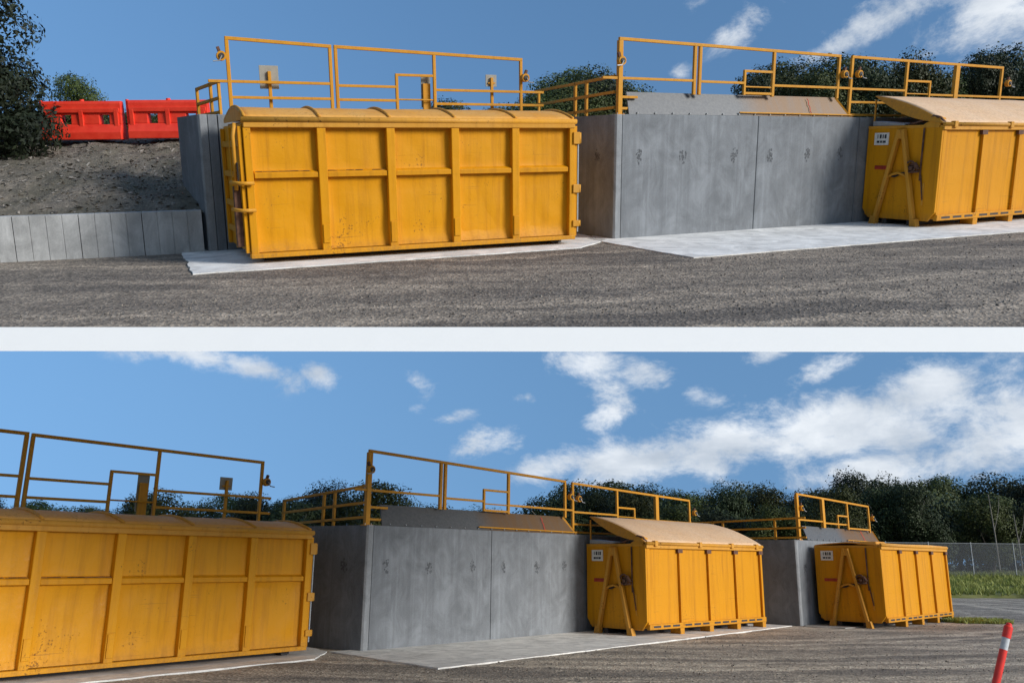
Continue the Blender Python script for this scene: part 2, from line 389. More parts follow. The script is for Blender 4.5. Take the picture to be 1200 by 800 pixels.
    for j in range(22):
        z = 1.18-.025*j; ch.tube([(-.04, .40-.004*j-.012*(j % 2), z), (-.04, .40-.004*j+.012*(j % 2), z-.03)], .013, 6)
    ch.build('hanging_chain', M_rust, t)
    MB().box(-.03, -.012, .3, .34, .5, 1.0).build('latch_bar', M_edge, t)
    # number plate with two rows of print, red tape
    pl = MB().box(-.03, -.014, W-.58, W-.2, H-.42, H-.14).build('number_plate', M_white, t)
    ik = MB()
    for y0, w, z0, h in ((.08, .02, .15, .09), (.14, .05, .15, .09), (.215, .03, .15, .09), (.27, .05, .15, .09), (.07, .07, .05, .05), (.16, .05, .05, .05), (.23, .08, .05, .05)):
        ik.box(-.034, -.0305, W-.2-y0-w, W-.2-y0, H-.42+z0, H-.42+z0+h)
    ik.build('printed_number', M_ink, pl)
    MB().box(-.022, -.013, W-.66, W-.26, 1.28, 1.37).build('red_marker', M_redref, t)
    if lid_open is not None:
        sag = .10
        lid = MB(); n = 16
        lid.grid(30, n, lambda u, v: (L*u, W*v, sag*(1-(2*v-1)**2)**.9+.01*noise.noise(Vector((u*6, v*3, seed)))))
        lo = lid.build('lid', M_lid, t, smooth=True)
        lo.matrix_basis = Matrix.Translation((0, -.02, H+.06)) @ Matrix.Rotation(R(lid_open), 4, 'X')
        s = lo.modifiers.new('thick', 'SOLIDIFY'); s.thickness = .03; s.offset = -1
        A = [(W*i/n, sag*(1-(2*i/n-1)**2)**.9) for i in range(n+1)]
        for xx in (-.012, L+.012):
            MB().prism_x([(yy, z-.01) for yy, z in A]+[(W, -.02)]+[(W*(1-j/8), -.02-.14*math.sin(math.pi*j/8)) for j in range(1, 8)]+[(0, -.02)], xx-.012, xx+.012).build('lid_end', M_edge, lo)
        for i in range(1, 4): MB().tube([(L*i/4, yy, z-.05) for yy, z in A], .02, 6).build('lid_bow', M_edge, lo)
        for xx in (.35, L*.42, L*.7, L-.35): MB().box(xx-.06, xx+.06, -.09, .05, H-.05, H+.09).build('lid_hinge', M_edge, t, bevel=.01)
        MB().bar((.05, W-.1, H), (.05, W-.1, H+math.sin(R(lid_open))*W*.95), .03).build('lid_prop', M_edge, t)
        MB().tube([(.1, .9, H+.03), (.03, .7, H+.06), (.02, .45, H+.14), (.0, .25, H+.2), (.02, .1, H+.17), (.05, .0, H+.06)], .03, 8).build('lid_arm', M_rust, t, smooth=True)
        MB().hexa([(-.02, .06, H+.0), (.25, .06, H), (.25, .5, H), (-.02, .5, H), (-.0, .08, H+.2), (.2, .08, H+.16), (.2, .4, H+.08), (.0, .42, H+.06)]).build('lid_bracket', M_edge, t, bevel=.01)
        MB().hexa([(.0, W-.95, H+.016), (.4, W-.95, H+.016), (.4, W-.1, H+.016), (.0, W-.1, H+.016), (.0, W-.95, H+.05), (.4, W-.95, H+.06), (.4, W-.1, H+.14), (.0, W-.1, H+.13)]).build('end_flap', M_galv, t, bevel=.01)
    else:
        lid = MB(); lid.grid(30, 12, lambda u, v: (L*u, .02+(W-.04)*v, H+.03+.07*(1-(2*v-1)**2)+.02*noise.noise(Vector((u*8, v*3, seed)))))
        lo = lid.build('lid', M_lidold, t, smooth=True); s = lo.modifiers.new('thick', 'SOLIDIFY'); s.thickness = .03
        MB().hexa([(.0, .1, H+.04), (.6, .0, H+.04), (.6, .6, H+.04), (.0, .7, H+.04), (.1, .15, H+.13), (.5, .05, H+.12), (.5, .5, H+.12), (.1, .6, H+.13)]).build('lid_hump', M_lidold, lo, bevel=.02)
        MB().tube([(.0, -.02, H+.05), (L*.3, -.03, H+.04), (L*.7, -.02, H+.06), (L, -.03, H+.04)], .035, 8).build('lid_edge', M_lidold, lo, smooth=True)
    return t

# ------------------------------------------------------------------ walls and rails
TH = .25
def bay_wall(W0, K, deg, L, side_deg, side_L, label, H=2.48, joints=(3.6,), ties=(), side_ties=(), lip=None, group='concrete bay walls'):
    t = thing('retaining_wall', label, 'wall', at(W0, *K, deg), group)
    cuts = [.0]+list(joints)+[L]
    for a, b in zip(cuts[:-1], cuts[1:]):
        MB().box(a+(.17 if a == 0 else .008), b-.008, 0, TH, 0, H).build('front_panel', M_conc, t, bevel=.012)
    # chamfered corner post
    MB().prism([(-.0, .035), (.035, -.0), (.16, -.0), (.16, TH), (-.0, TH)], 0, H+.002).build('corner_post', M_post, t, bevel=.006)
    sa = R(side_deg); d = Vector((math.cos(sa), math.sin(sa))); nrm = Vector((d.y, -d.x))  # inside (right) of the run
    p0 = Vector((.0, .045)) if side_deg > 0 else Vector((0, 0)); p1 = p0+d*side_L
    q0 = p0+nrm*TH; q1 = p1+nrm*TH
    MB().prism([tuple(p0), tuple(q0), tuple(q1), tuple(p1)], 0, H-.003).build('side_panel', M_conc, t)
    tb = MB(); rr = random.Random(int(L*100))
    def splat(fn, u, z):
        for j in range(30):
            a = rr.random()*6.28; q = rr.random()*.10; s = .008+.018*rr.random()
            x0 = u+q*math.cos(a); z0 = z+q*math.sin(a)*1.5-.02
            tb.add([fn(x0+s*math.cos(k*1.05)*(.7+.5*rr.random()), z0+s*math.sin(k*1.05)*(1+.6*rr.random())) for k in range(6)], [(0, 1, 2, 3, 4, 5)])
    for s in ties: splat(lambda u, z: (u, -.003-.0006*rr.random(), z), s, 1.66+.03*rr.random())
    for s in side_ties: splat(lambda u, z: (p0.x+d.x*u-nrm.x*(.003+.0006*rr.random()), p0.y+d.y*u-nrm.y*(.003+.0006*rr.random()), z), s, 1.66)
    if ties or side_ties: tb.build('tie_hole_stains', M_tie, t)
    # pale back fill behind the wall
    if lip:
        a0, a1, b0, b1 = lip
        z1 = 2.93
        lp = MB().hexa([(a0, .02, H+.004), (a1, .02, H+.004), (a1, .05, H+.004), (a0, .05, H+.004), (b0, .24, z1), (b1, .24, z1), (b1, .27, z1), (b0, .27, z1)])
        lo = lp.build('deflector_plate', M_lip, t)
        MB().bar((a1-.02, .03, H+.01), (b1-.02, .23, z1-.01), .03, .05).build('plate_edge', M_rail, lo)
        MB().tube([(a0+2.9, -.0, H+.07), (a1, -.0, H+.05)], .016, 8).build('conduit', M_rail, lo)
        bolts = MB()
        k = 0
        while a0+.2+.45*k < a1-.1:
            bolts.tube([(a0+.2+.45*k, -.0, H+.035), (a0+.2+.45*k, .03, H+.035)], .014, 6); k += 1
        bolts.build('anchor_bolts', M_galv, lo)
        cr = MB(); pr = None
        for j in range(9):
            p = (a1-1.28+.015*math.sin(j*2.1), .012+.2*j/9.*.92, H+.03+.42*j/9)
            if pr: cr.bar(pr, p, .012)
            pr = p
        cr.build('seal_strip', M_orange, lo)
    return t
def winch(parent, x, z, y=.12, side=-1):
    w = MB().tube([(x, y-.13, z), (x, y-.03, z)], .085, 14).build('winch', M_rail, parent)
    MB().tube([(x, y-.15, z), (x, y-.132, z)], .05, 12).build('drum_cap', M_dark, w)
    MB().bar((x, y-.05, z), (x+side*.05, y-.05, z+.16), .05).build('winch_bracket', M_rust, w)
    MB().tube([(x, y-.16, z), (x+side*.05, y-.17, z-.09), (x+side*.16, y-.17, z-.1)], .012, 6).build('crank_handle', M_galv, w)
def frame(W0, K, deg, label, posts, z_top, mids, gate=None, winches=(), t=.12, lower=None):
    """posts: (s, z0, z1, width)"""
    th = thing('guard_frame', label, 'guard rail', at(W0, *K, deg), 'yellow guard frames on the walls')
    s0, s1 = posts[0][0], posts[-1][0]
    zt = lambda s: z_top[0]+(z_top[1]-z_top[0])*(s-s0)/(s1-s0)
    for a, b in zip(range(len(posts)-1), range(1, len(posts))):
        pass
    segs = []
    MB().bar((s0-.03, t, zt(s0)), (s1+.03, t, zt(s1)), .06, .06).build('top_rail', M_rail, th, bevel=.006)
    for s, z0, z1, w in posts:
        z1 = (z1 if z1 else zt(s)-.031)
        MB().bar((s, t, z0), (s, t, z1), w, .06 if w < .1 else .09, (0, 1, 0)).build('post', M_rail, th, bevel=.006)
    for s, z0, z1, w in posts:
        if abs(z0-2.48) < .01:
            p = MB().box(s-w/2-.045, s+w/2+.045, t-.075, t+.075, 2.47, 2.492)
            p.build('base_plate', M_rail, th)
            for dx in (-1, 1): MB().tube([(s+dx*(w/2+.026), t-.055, 2.49), (s+dx*(w/2+.026), t-.055, 2.515)], .011, 6).build('bolt', M_galv, th)
    for a, b, z in mids: MB().bar((a, t, z), (b, t, z), .05, .05).build('mid_rail', M_rail, th, bevel=.005)
    if gate:
        a, b, z0, z1, side = gate
        g = MB(); 
        if side < 0: g.bar((a, t, z0), (a, t, z1), .055); g.bar((a-.027, t, z1), (b, t, z1), .05)
        else: g.bar((b, t, z0), (b, t, z1), .055); g.bar((a, t, z1), (b+.027, t, z1), .05)
        go = g.build('gate_loop', M_rail, th, bevel=.005)
        MB().tube([(a, t, z0+(z1-z0)*.35), (b, t, z0+(z1-z0)*.35)], .016, 8).build('gate_bar', M_rail, go)
    for s, z, sd in winches: winch(th, s, z, t, sd)
    return th
def side_rail(W0, K, deg, side_deg, pts, label, zs=((3.10, 3.22), (2.80, 2.92), (2.52, 2.62)), end=3.1, t=.12, posts=(), s_start=.2, end_post=True):
    th = thing('side_railing', label, 'railing', at(W0, *K, deg+side_deg), 'yellow side railings')
    f = lambda s, a: a[1]+(a[0]-a[1])*(s-s_start)/(end-s_start)
    for a in zs: MB().bar((s_start, -t, f(s_start, a)), (end, -t, f(end, a)), .05, .055).build('rail', M_rail, th, bevel=.006)
    for s in posts: MB().bar((s, -t, 2.48), (s, -t, f(s, zs[0])+.02), .065, .05, (0, 1, 0)).build('post', M_rail, th, bevel=.006)
    return th
def sign_board(W0, K, deg, s, z0, zb, w, h, label, t=.12, thick_post=.06):
    th = thing('sign_board', label, 'sign', at(W0, *K, deg), 'signs on posts seen from behind')
    MB().bar((s, t+.1, z0), (s, t+.1, zb+h*.75), thick_post, .05, (0, 1, 0)).build('post', M_rail, th, bevel=.006)
    MB().box(s-w/2, s+w/2, t+.13, t+.145, zb, zb+h).build('board', M_board, th, bevel=.003)
    MB().bar((s-w*.3, t+.115, zb+h*.3), (s+w*.3, t+.115, zb+h*.3), .03).build('bracket', M_rail, th)
    return th

def upper_or_lower(up): return 'in the upper picture' if up else 'in the lower picture'
# ================================================================== UPPER YARD
U = UPPER
# deck carrying the upper yard, white so its underside bounces light below
poly = [(-9.3, 9.233), (9.0, 8.54), (19, 26), (19, 30), (-21, 30), (-21, 24)]
struct(MB().prism(poly, -.25, -.02).build('deck', M_deckwhite, None, U))
# made-up white kerb along its front edge, face sloped to catch more light
fx = Vector((poly[1][0]-poly[0][0], poly[1][1]-poly[0][1], 0)); ln = fx.length; fang = math.degrees(math.atan2(fx.y, fx.x))
kb = MB(); kb.prism_x([(-.22, -.212), (0, -.212), (.0, .002), (-.004, .002)], -.3, ln+.3)
struct(kb.build('added_deck_edge', M_deckwhite, None, at(U, poly[0][0], poly[0][1], fang)))
def worn(poly, amp=.03, step=.16, seed=1):
    r = random.Random(seed); out = []
    for (x0, y0), (x1, y1) in zip(poly, poly[1:]+poly[:1]):
        n = max(1, int(math.hypot(x1-x0, y1-y0)/step))
        for i in range(n):
            q = amp*(noise.noise(Vector((x0+(x1-x0)*i/n*1., (y0+(y1-y0)*i/n)*2.2, seed)))*1.2+r.uniform(-.35, .35)) if i else 0
            nx, ny = (y1-y0), -(x1-x0); l = math.hypot(nx, ny)
            out.append((x0+(x1-x0)*i/n+nx/l*q, y0+(y1-y0)*i/n+ny/l*q))
    return out
def sheet(name, mat, poly, z, W0, seg=None):
    mb = MB(); n = len(poly); mb.add([(x, y, z) for x, y in poly], [tuple(range(n))]); return struct(mb.build(name, mat, None, W0))
gu = MB()
def gfn(u, v):
    y = 9.15+(27-9.15)*v**1.3; xl = -9.3-(y-9.15)*.75; xr = 9.0+(y-8.7)*.55
    if v == 0: y = 9.233-.693*u
    x = xl+(xr-xl)*u
    return (x, y, .002+.0*x)
gu.grid(120, 60, gfn)
struct(gu.build('gravel_yard', M_gravU, None, U, smooth=True))
struct(MB().prism(worn([(-6.1, 15.75), (-4.85, 12.9), (1.3, 15.98), (1.95, 17.35), (1.3, 19.0), (-5.2, 17.2)]), .004, .022).build('concrete_apron', M_slab, None, U))
struct(MB().prism(worn([(1.55, 17.5), (3.09, 14.4), (11.6, 18.65), (18, 22.3), (17.5, 26), (8.3, 21.6), (1.75, 18.2)]), .004, .022).build('concrete_apron', M_slab, None, U))

K1, T1 = (-5.62, 15.85), 25.9
bay_wall(U, K1, T1, 7.45, 97, 1.6, 'concrete bay wall behind the long ribbed bin beside the mulch bank', joints=(.34, 3.6))
K2, T2 = (2.09, 17.47), 28.3
bay_wall(U, K2, T2, 15.0, 93, 2.1, 'bare grey concrete bay wall right of the ribbed bin in the upper picture', joints=(3.8, 7.0, 11.1), ties=(.58, 1.73, 3.15, 4.2, 5.35, 6.4), side_ties=(.55,), lip=(.34, 6.7, .42, 6.4))
rib_bin(U, -4.246, 13.962, 25.9, 6.06, 2.057, 2.32, 'long yellow ribbed bin with closed arched lid, whole in the upper picture', 3.1)
hook_bin(U, 9.48, 19.25, 30.0, 5.9, 1.90, 2.26, 20, 'yellow hook bin with raised peach lid, cut by the right edge of the upper picture', 8.2)

F1 = [(.66, 2.48, None, .06), (2.50, 2.5, None, .06)]
frame(U, K1, T1, 'left yellow guard frame over the ribbed bin by the red barriers in the upper picture', [(.62, 2.48, None, .065), (2.50, 2.48, None, .06)], (3.82, 3.75), [(.25, 2.47, 3.07), (.6, 2.5, 2.79)], None, [(.5, 3.5, -1)])
frame(U, K1, T1, 'longer yellow guard frame with gate loop over the ribbed bin in the upper picture', [(2.61, 2.48, None, .06), (4.61, 2.48, None, .06), (6.56, 2.48, None, .06)], (3.75, 3.65), [(2.61, 3.8, 3.04), (4.62, 7.1, 3.0), (2.6, 3.8, 2.78), (4.62, 7.1, 2.73)], (3.81, 4.6, 2.55, 3.27, -1), [(6.62, 3.28, 1)])
sign_board(U, K1, T1, 1.36, 2.48, 2.96, .35, .42, 'square grey sign on a post left over the ribbed bin, upper picture')
sign_board(U, K1, T1, 5.93, 2.48, 3.1, .25, .24, 'small square sign on a post right over the ribbed bin, upper picture')
sign_board(U, K1, T1, 4.47, 2.48, 2.66, .2, .62, 'tall narrow grey panel on a thick yellow post over the ribbed bin, upper picture', thick_post=.16)
side_rail(U, (K1[0]+.36, K1[1]+.18), T1, 100, None, 'short yellow return railing at the top of the mulch bank, upper picture', zs=((3.0, 3.07), (2.72, 2.78), (2.5, 2.53)), end=1.5, posts=(.14, .62, 1.47), s_start=.1, t=.05)
frame(U, K2, T2, 'tall yellow guard frame on the bare concrete wall, upper picture', [(.16, 2.48, None, .10), (2.05, 2.9, None, .07), (2.19, 2.9, None, .07), (4.27, 2.9, None, .07), (6.3, 2.9, None, .065)], (3.92, 3.84), [(-.25, 2.02, 3.18), (2.2, 3.42, 3.17), (4.27, 6.7, 3.14), (3.45, 4.27, 2.96), (.2, .6, 2.82), (.2, .5, 2.6)], (3.44, 4.25, 2.92, 3.42, -1), [(.14, 3.5, -1), (6.42, 3.44, 1)])
frame(U, K2, T2, 'yellow guard frame behind the raised peach lid, upper picture', [(6.73, 2.48, None, .07), (8.66, 2.48, None, .07), (10.55, 2.48, None, .15), (12.4, 2.48, None, .07)], (3.84, 3.79), [(6.73, 8.66, 3.13), (9.57, 14.9, 3.05), (6.73, 8.66, 2.83), (6.73, 12.4, 2.54)], (8.66, 9.55, 2.9, 3.36, 1), [(6.9, 3.46, 1), (12.6, 3.4, 1)])
side_rail(U, K2, T2, 92, None, 'yellow side railing between the ribbed bin and the bare wall, upper picture', posts=(1.18, 1.59, 3.06))
# platforms behind the walls
def platform(W0, K, deg, L, depth, H=2.44, x0=.0, skew=.1):
    struct(MB().prism([(x0+.02, TH+.01), (L, TH+.01), (L+1, depth), (x0+skew*depth, depth)], 0.01, H).build('tipping_platform', M_plat, None, at(W0, *K, deg)))
platform(U, K1, T1, 6.9, 9, 2.44, .9, .06)
platform(U, K2, T2, 15.4, 7, 2.45, .3, -.02)
# low concrete wall on the left, mulch bank, barriers
lw = thing('low_wall', 'low pale concrete wall holding the mulch bank', 'wall', at(U, -5.66, 15.80, 201.9))
for k in range(9):
    pm = MB()
    for j in range(4): pm.box(.02+1.02*k+.254*j, .02+1.02*k+.254*j+.247, -.2, .0+.004*(j % 2), 0, .78)
    pm.box(.02+1.02*k, 1.03+1.02*k, -.19, -.012, 0, .775); pm.build('wall_panel', M_concL, lw, bevel=.004)
bk = MB()
def bank(u, v):
    x = -14.5+9.0*u; yb = 15.85+.40*(x+5.66)*1.0
    run = 6.2*v
    # crest line lies square to the view, foot follows the low wall
    y = yb+.1+(21.6-(x+14)*.03-yb)*v
    z = .70+1.50*min(1, v*1.03)**.92
    lump = noise.noise(Vector((x*.9, y*.9, 2)))*.13+noise.noise(Vector((x*3.2, y*3.2, 7)))*.055+noise.noise(Vector((x*9, y*9, 1)))*.028
    k = min(1, v*6)*min(1, (1.02-v)*6)
    xx = min(x, -5.72-.05*max(0, (y-15.8)))
    return (xx, y, z+lump*k)
bk.grid(190, 130, bank)
struct(bk.build('mulch_bank', M_mulch, None, U, smooth=True))
bt = MB(); bt.add([(-19, 21.4, 2.17), (-5.9, 21.2, 2.17), (-5.9, 29, 2.2), (-19, 29, 2.2)], [(0, 1, 2, 3)]); struct(bt.build('bank_top', M_mulch, None, U))
# twigs and chips scattered over the bank: uncountable
ck = MB(); r2 = random.Random(5)
for i in range(3600):
    u, v = r2.random(), r2.random(); p = Vector(bank(u, v)); a = r2.random()*6.28; l = .015+.05*r2.random()**2; w = .006+.016*r2.random()
    d = Vector((math.cos(a), math.sin(a), r2.uniform(-.3, .6)))*l; n = Vector((-d.y, d.x, 0)).normalized()*w; up = Vector((0, 0, .012+.02*r2.random()))
    ck.add([p-d-n+up*.3, p+d-n+up*.6, p+d+n+up, p-d+n+up], [(0, 1, 2, 3)])
def chipmat():
    k = N('wood_chips'); g = k.n('ShaderNodeNewGeometry'); k.col(k.ramp(g.outputs['Random Per Island'], [(0, (.06, .05, .04)), (.5, (.18, .155, .125)), (1, (.34, .30, .25))])); k.rough(.95); return k.m
M_chip = chipmat()
tag(ck.build('mulch_chips', M_chip, None, U), 'loose bark chips and twigs over the bank', 'mulch', None, 'stuff')
def barrier(W0, x, y, deg, z, L, label):
    t = thing('plastic_barrier', label, 'barrier', at(W0, x, y, deg, z), 'red water barriers on the bank')
    prof = [(-.22, 0), (.22, 0), (.22, .16), (.13, .36), (.10, .80), (.07, .86), (-.07, .86), (-.10, .80), (-.13, .36), (-.22, .16)]
    b = MB()
    xs = [0.02, .12, L*.28, L*.34, L*.66, L*.72, L-.12, L-.02]
    # lower body and top beam with windows between
    b.prism_x([(-.22, 0), (.22, 0), (.22, .16), (.14, .34), (-.14, .34), (-.22, .16)], .02, L-.02)
    for a, c in ((.02, L*.25), (L*.25+.22, L*.72), (L*.72+.22, L-.02)): b.prism_x([(-.135, .34), (.135, .34), (.115, .56), (-.115, .56)], a, c)
    b.prism_x([(-.115, .56), (.115, .56), (.10, .80), (.07, .86), (-.07, .86), (-.10, .80)], .02, L-.02)
    b.build('barrier_body', M_red, t, bevel=.015)
    for i, a in enumerate((L*.06, L*.5, L*.93)): MB().box(a-.05, a+.05, -.16, -.10, .1, .66).build('moulded_rib', M_red, t, bevel=.012)
    MB().box(.05, L-.05, -.155, -.12, .60, .70).build('moulded_band', M_red, t, bevel=.012)
    MB().tube([(L*.5, 0, .86), (L*.5, 0, .9)], .05, 12).build('filler_cap', M_red, t)
    MB().tube([(-.01, 0, .1), (-.01, 0, .88)], .035, 10).build('link_pin', M_orange, t)
barrier(U, -10.75, 20.3, 3.0, 2.10, 1.83, 'left red plastic barrier on the bank beside the dark tree')
barrier(U, -8.82, 20.42, 3.0, 2.12, 1.85, 'right red plastic barrier on the bank next to the yellow rail')

# ================================================================== LOWER YARD
Wl = LOWER
g = MB()
def lower_ground(u, v):
    y = -6+ (70+6)*(v**1.6); x = (-1+2*u)*(26+y*1.1)
    w = .022*noise.noise(Vector((x*.12+y*.05, y*.9, 3)))+.012*noise.noise(Vector((x*.3, y*2.6, 9)))
    return (x, y, w*min(1, max(0, (y-3)/4)) if y < 60 else 0)
def yard(x, y): return 0
g.grid(150, 170, lower_ground)
struct(g.build('gravel_yard', M_gravL, None, Wl, smooth=True))
gr = MB()
gr.add([(-1500, -1500, -.06), (1500, -1500, -.06), (1500, 1500, -.06), (-1500, 1500, -.06)], [(0, 1, 2, 3)])
struct(gr.build('ground', simple('field_soil', (.09, .10, .04), .95, .4, .3), None, Wl))
struct(MB().prism(worn([(-7.55, 11.6), (-3.55, 16.6), (-3.6, 17.9), (-4.9, 19.8), (-10.5, 13.4), (-8.5, 10.9)]), -.05, .022).build('concrete_apron', M_slab, None, Wl))
struct(MB().prism(worn([(-3.55, 17.9), (-1.2, 15.42), (.75, 17.6), (8.3, 26.3), (7.6, 26.9), (5.6, 27.4), (-2.7, 18.7)]), -.05, .022).build('concrete_apron', M_slab, None, Wl))
struct(MB().prism(worn([(8.6, 26.1), (9.6, 25.6), (15.2, 30.2), (14.4, 31.6), (9.2, 27.3)]), -.05, .022).build('concrete_apron', concrete('worn_slab_concrete', (.34, .32, .29), .5), None, Wl))
K2, T2 = (-2.94, 18.03), 48.0
K1, T1 = (-9.95, 13.05), 50.0
u1 = Vector((math.cos(R(T1)), math.sin(R(T1))))
bay_wall(Wl, K1, T1, 7.6, 97, 1.6, 'concrete bay wall hidden behind the ribbed bin cut by the left edge, lower picture', joints=(.34, 3.6))
bay_wall(Wl, K2, T2, 14.2, 96, 2.6, 'bare grey concrete bay wall between two bins in the lower picture', joints=(3.75, 7.4, 10.8), ties=(.55, 1.75, 3.1, 4.2, 5.4, 6.5), side_ties=(.6,), lip=(.40, 7.05, .50, 6.75))
K3, T3 = (8.62, 26.42), 46.0
bay_wall(Wl, K3, T3, 6.9, 97, 3.2, 'far concrete bay wall beside the distant hook bin in the lower picture', joints=(3.4,), ties=(.5, 1.6, 2.8), side_ties=(1.2,), lip=(.9, 6.6, 1.0, 6.5))
rib_bin(Wl, -7.90, 12.22, 50.9, 6.36, 2.05, 2.28, 'long yellow ribbed bin cut by the left edge of the lower picture', 5.7)
hook_bin(Wl, 3.40, 22.0, 43, 5.42, 1.97, 2.225, 20, 'yellow hook bin with raised peach lid, whole in the lower picture', 11.3)
hook_bin(Wl, 10.78, 25.53, 46.0, 5.66, 2.0, 2.31, None, 'farthest yellow hook bin with flat closed lid, lower picture', 14.9)
# rails: positions along wall 1 measured from a point 4.45 m before its far end
o1 = Vector((-5.7, 18.7)); off = (o1-Vector(K1)).dot(u1); tt = .12 + (o1-Vector(K1)).dot(Vector((-u1.y, u1.x)))
s_ = lambda s: s+off
frame(Wl, K1, T1, 'yellow guard frame cut by the left edge of the lower picture', [(s_(-6.5), 2.48, None, .06), (s_(-4.53), 2.48, None, .07)], (3.93, 3.92), [(s_(-6.5), s_(-4.5), 3.16), (s_(-6.5), s_(-4.5), 2.8)], None, t=tt)
frame(Wl, K1, T1, 'long yellow guard frame with gate loop over the ribbed bin, lower picture', [(s_(-4.42), 2.48, None, .065), (s_(-2.0), 2.48, None, .06), (s_(.42), 2.48, None, .06)], (3.91, 3.85), [(s_(-4.4), s_(-2.93), 3.135), (s_(-2.0), s_(.7), 3.08), (s_(-4.4), s_(-2.93), 2.8), (s_(-2.0), s_(.7), 2.75)], (s_(-2.92), s_(-2.02), 2.55, 3.38, -1), [(s_(.5), 3.42, 1)], t=tt)
sign_board(Wl, K1, T1, s_(-.36), 2.48, 3.2, .3, .27, 'small square sign on a post over the ribbed bin, lower picture', t=tt)
sign_board(Wl, K1, T1, s_(-2.2), 2.48, 2.66, .24, .74, 'tall narrow grey panel on a thick yellow post over the ribbed bin, lower picture', t=tt, thick_post=.18)
frame(Wl, K2, T2, 'tall yellow guard frame on the bare concrete wall, lower picture', [(.06, 2.48, None, .11), (2.14, 2.9, None, .075), (2.28, 2.9, None, .075), (4.45, 2.9, None, .075), (6.70, 2.9, None, .07)], (4.02, 3.85), [(-.3, 2.1, 3.2), (2.3, 3.55, 3.16), (4.45, 7.0, 3.11), (3.6, 4.45, 2.95), (.1, .6, 2.85), (.1, .55, 2.6)], (3.58, 4.44, 2.93, 3.43, -1), [(.04, 3.62, -1), (6.85, 3.45, 1)])
frame(Wl, K2, T2, 'yellow guard frame behind the raised peach lid, lower picture', [(7.03, 2.48, None, .075), (9.1, 2.48, None, .075), (11.17, 2.48, None, .16), (13.1, 2.48, None, .075)], (3.83, 3.70), [(7.0, 9.1, 3.07), (10.0, 14.0, 3.0), (7.0, 9.1, 2.75), (7.0, 13.1, 2.54)], (9.12, 9.97, 2.9, 3.29, 1), [(7.2, 3.42, 1), (13.3, 3.32, 1)])
side_rail(Wl, K2, T2, 92, None, 'yellow side railing between the ribbed bin and the bare wall, lower picture', posts=(1.27, 1.64, 3.1), zs=((3.08, 3.3), (2.81, 2.95), (2.54, 2.65)), end=3.15)
frame(Wl, K3, T3, 'small yellow guard frame on the far wall, lower picture', [(.5, 2.48, None, .12), (2.3, 2.9, None, .16), (4.2, 2.9, None, .08), (6.0, 2.85, None, .08)], (3.88, 3.76), [(.5, 2.3, 3.1), (2.3, 4.0, 3.06), (4.2, 6.0, 2.95)], (3.4, 4.18, 2.92, 3.34, -1), [(.62, 3.45, 1), (6.15, 3.35, 1)])
side_rail(Wl, K3, T3, 97, None, 'yellow side railing leading to the far wall, lower picture', posts=(.65, 2.35, 2.7), zs=((3.0, 3.13), (2.76, 2.84), (2.5, 2.55)), end=4.2, s_start=-.3)
platform(Wl, K1, T1, 6.9, 9, 2.44, .3, -.1)
platform(Wl, K2, T2, 14.4, 9, 2.45, .3, -.02)
platform(Wl, K3, T3, 7.2, 8, 2.45, .3, -.1)
# loose stones lying on both yards: uncountable
def stones(W0, n, x0, x1, y0, y1, seed, label, ok):
    r = random.Random(seed); mb = MB()
    for i in range(n):
        y = y0+(y1-y0)*r.random()**1.4; x = (x0+(x1-x0)*r.random())*y
        if not ok(x, y): continue
        q = .006+.016*r.random()**3.5; h = q*(.5+.5*r.random()); a = r.random()*6.28
        vs = [(x+q*math.cos(a+k*1.257)*(.7+.5*r.random()), y+q*math.sin(a+k*1.257)*(.7+.5*r.random()), .0) for k in range(5)]
        vt = [(x+(vx-x)*.55, y+(vy-y)*.55, h+.004) for vx, vy, _ in vs]
        mb.add(vs+vt, [(5, 6, 7, 8, 9)]+[(k, (k+1) % 5, (k+1) % 5+5, k+5) for k in range(5)])
    tag(mb.build('loose_stones', M_stone, None, W0), label, 'stones', None, 'stuff')
kst = N('stone_chips'); gst = kst.n('ShaderNodeNewGeometry'); kst.col(kst.ramp(gst.outputs['Random Per Island'], [(0, (.07, .06, .05)), (.6, (.16, .137, .112)), (1, (.33, .285, .23))])); kst.rough(.95); M_stone = kst.m
def in_front(K, T, gap):
    n_ = Vector((math.sin(R(T)), -math.cos(R(T))))
    return lambda x, y: (Vector((x, y))-Vector(K)).dot(n_) > gap
fu1, fu2 = in_front((-4.246, 13.962), 25.9, .75), in_front((3.09, 14.4), 26.5, .05)
stones(U, 7000, -.66, .66, 9.2, 19, 31, 'loose stone chips over the gravel of the upper yard', lambda x, y: fu1(x, y) and fu2(x, y) and y > 9.4)
fl1, fl2 = in_front((-7.9, 12.22), 51.2, .8), in_front((-1.2, 15.42), 48.9, .05)
stones(Wl, 12000, -.66, .75, 8, 30, 32, 'loose stone chips over the gravel of the lower yard', lambda x, y: fl1(x, y) and fl2(x, y))
# bollard
bo = thing('bollard', 'leaning red bollard with silver band on the gravel', 'bollard', Matrix.Translation((7.22, 13.55, 0)) @ Matrix.Rotation(R(18.5), 4, 'Y') @ Matrix.Rotation(R(3), 4, 'X'))
MB().tube([(0, 0, .0), (0, 0, .62)], .055, 20).build('shaft', M_orange, bo, smooth=False)
MB().tube([(0, 0, .621), (0, 0, .80)], .0545, 20).build('reflective_band', M_band, bo)
MB().tube([(0, 0, .801), (0, 0, .80), (0, 0, .965), (0, 0, .985)], [.056, .062, .062, .045], 20).build('collar', M_orange, bo)
MB().tube([(0, 0, .986), (0, 0, 1.01), (0, 0, 1.025)], [.042, .04, .02], 16).build('cap', M_orange, bo)
MB().tube([(0, 0, -.02), (0, 0, .05), (0, 0, .07)], [.12, .115, .07], 20).build('base', M_dark, bo)

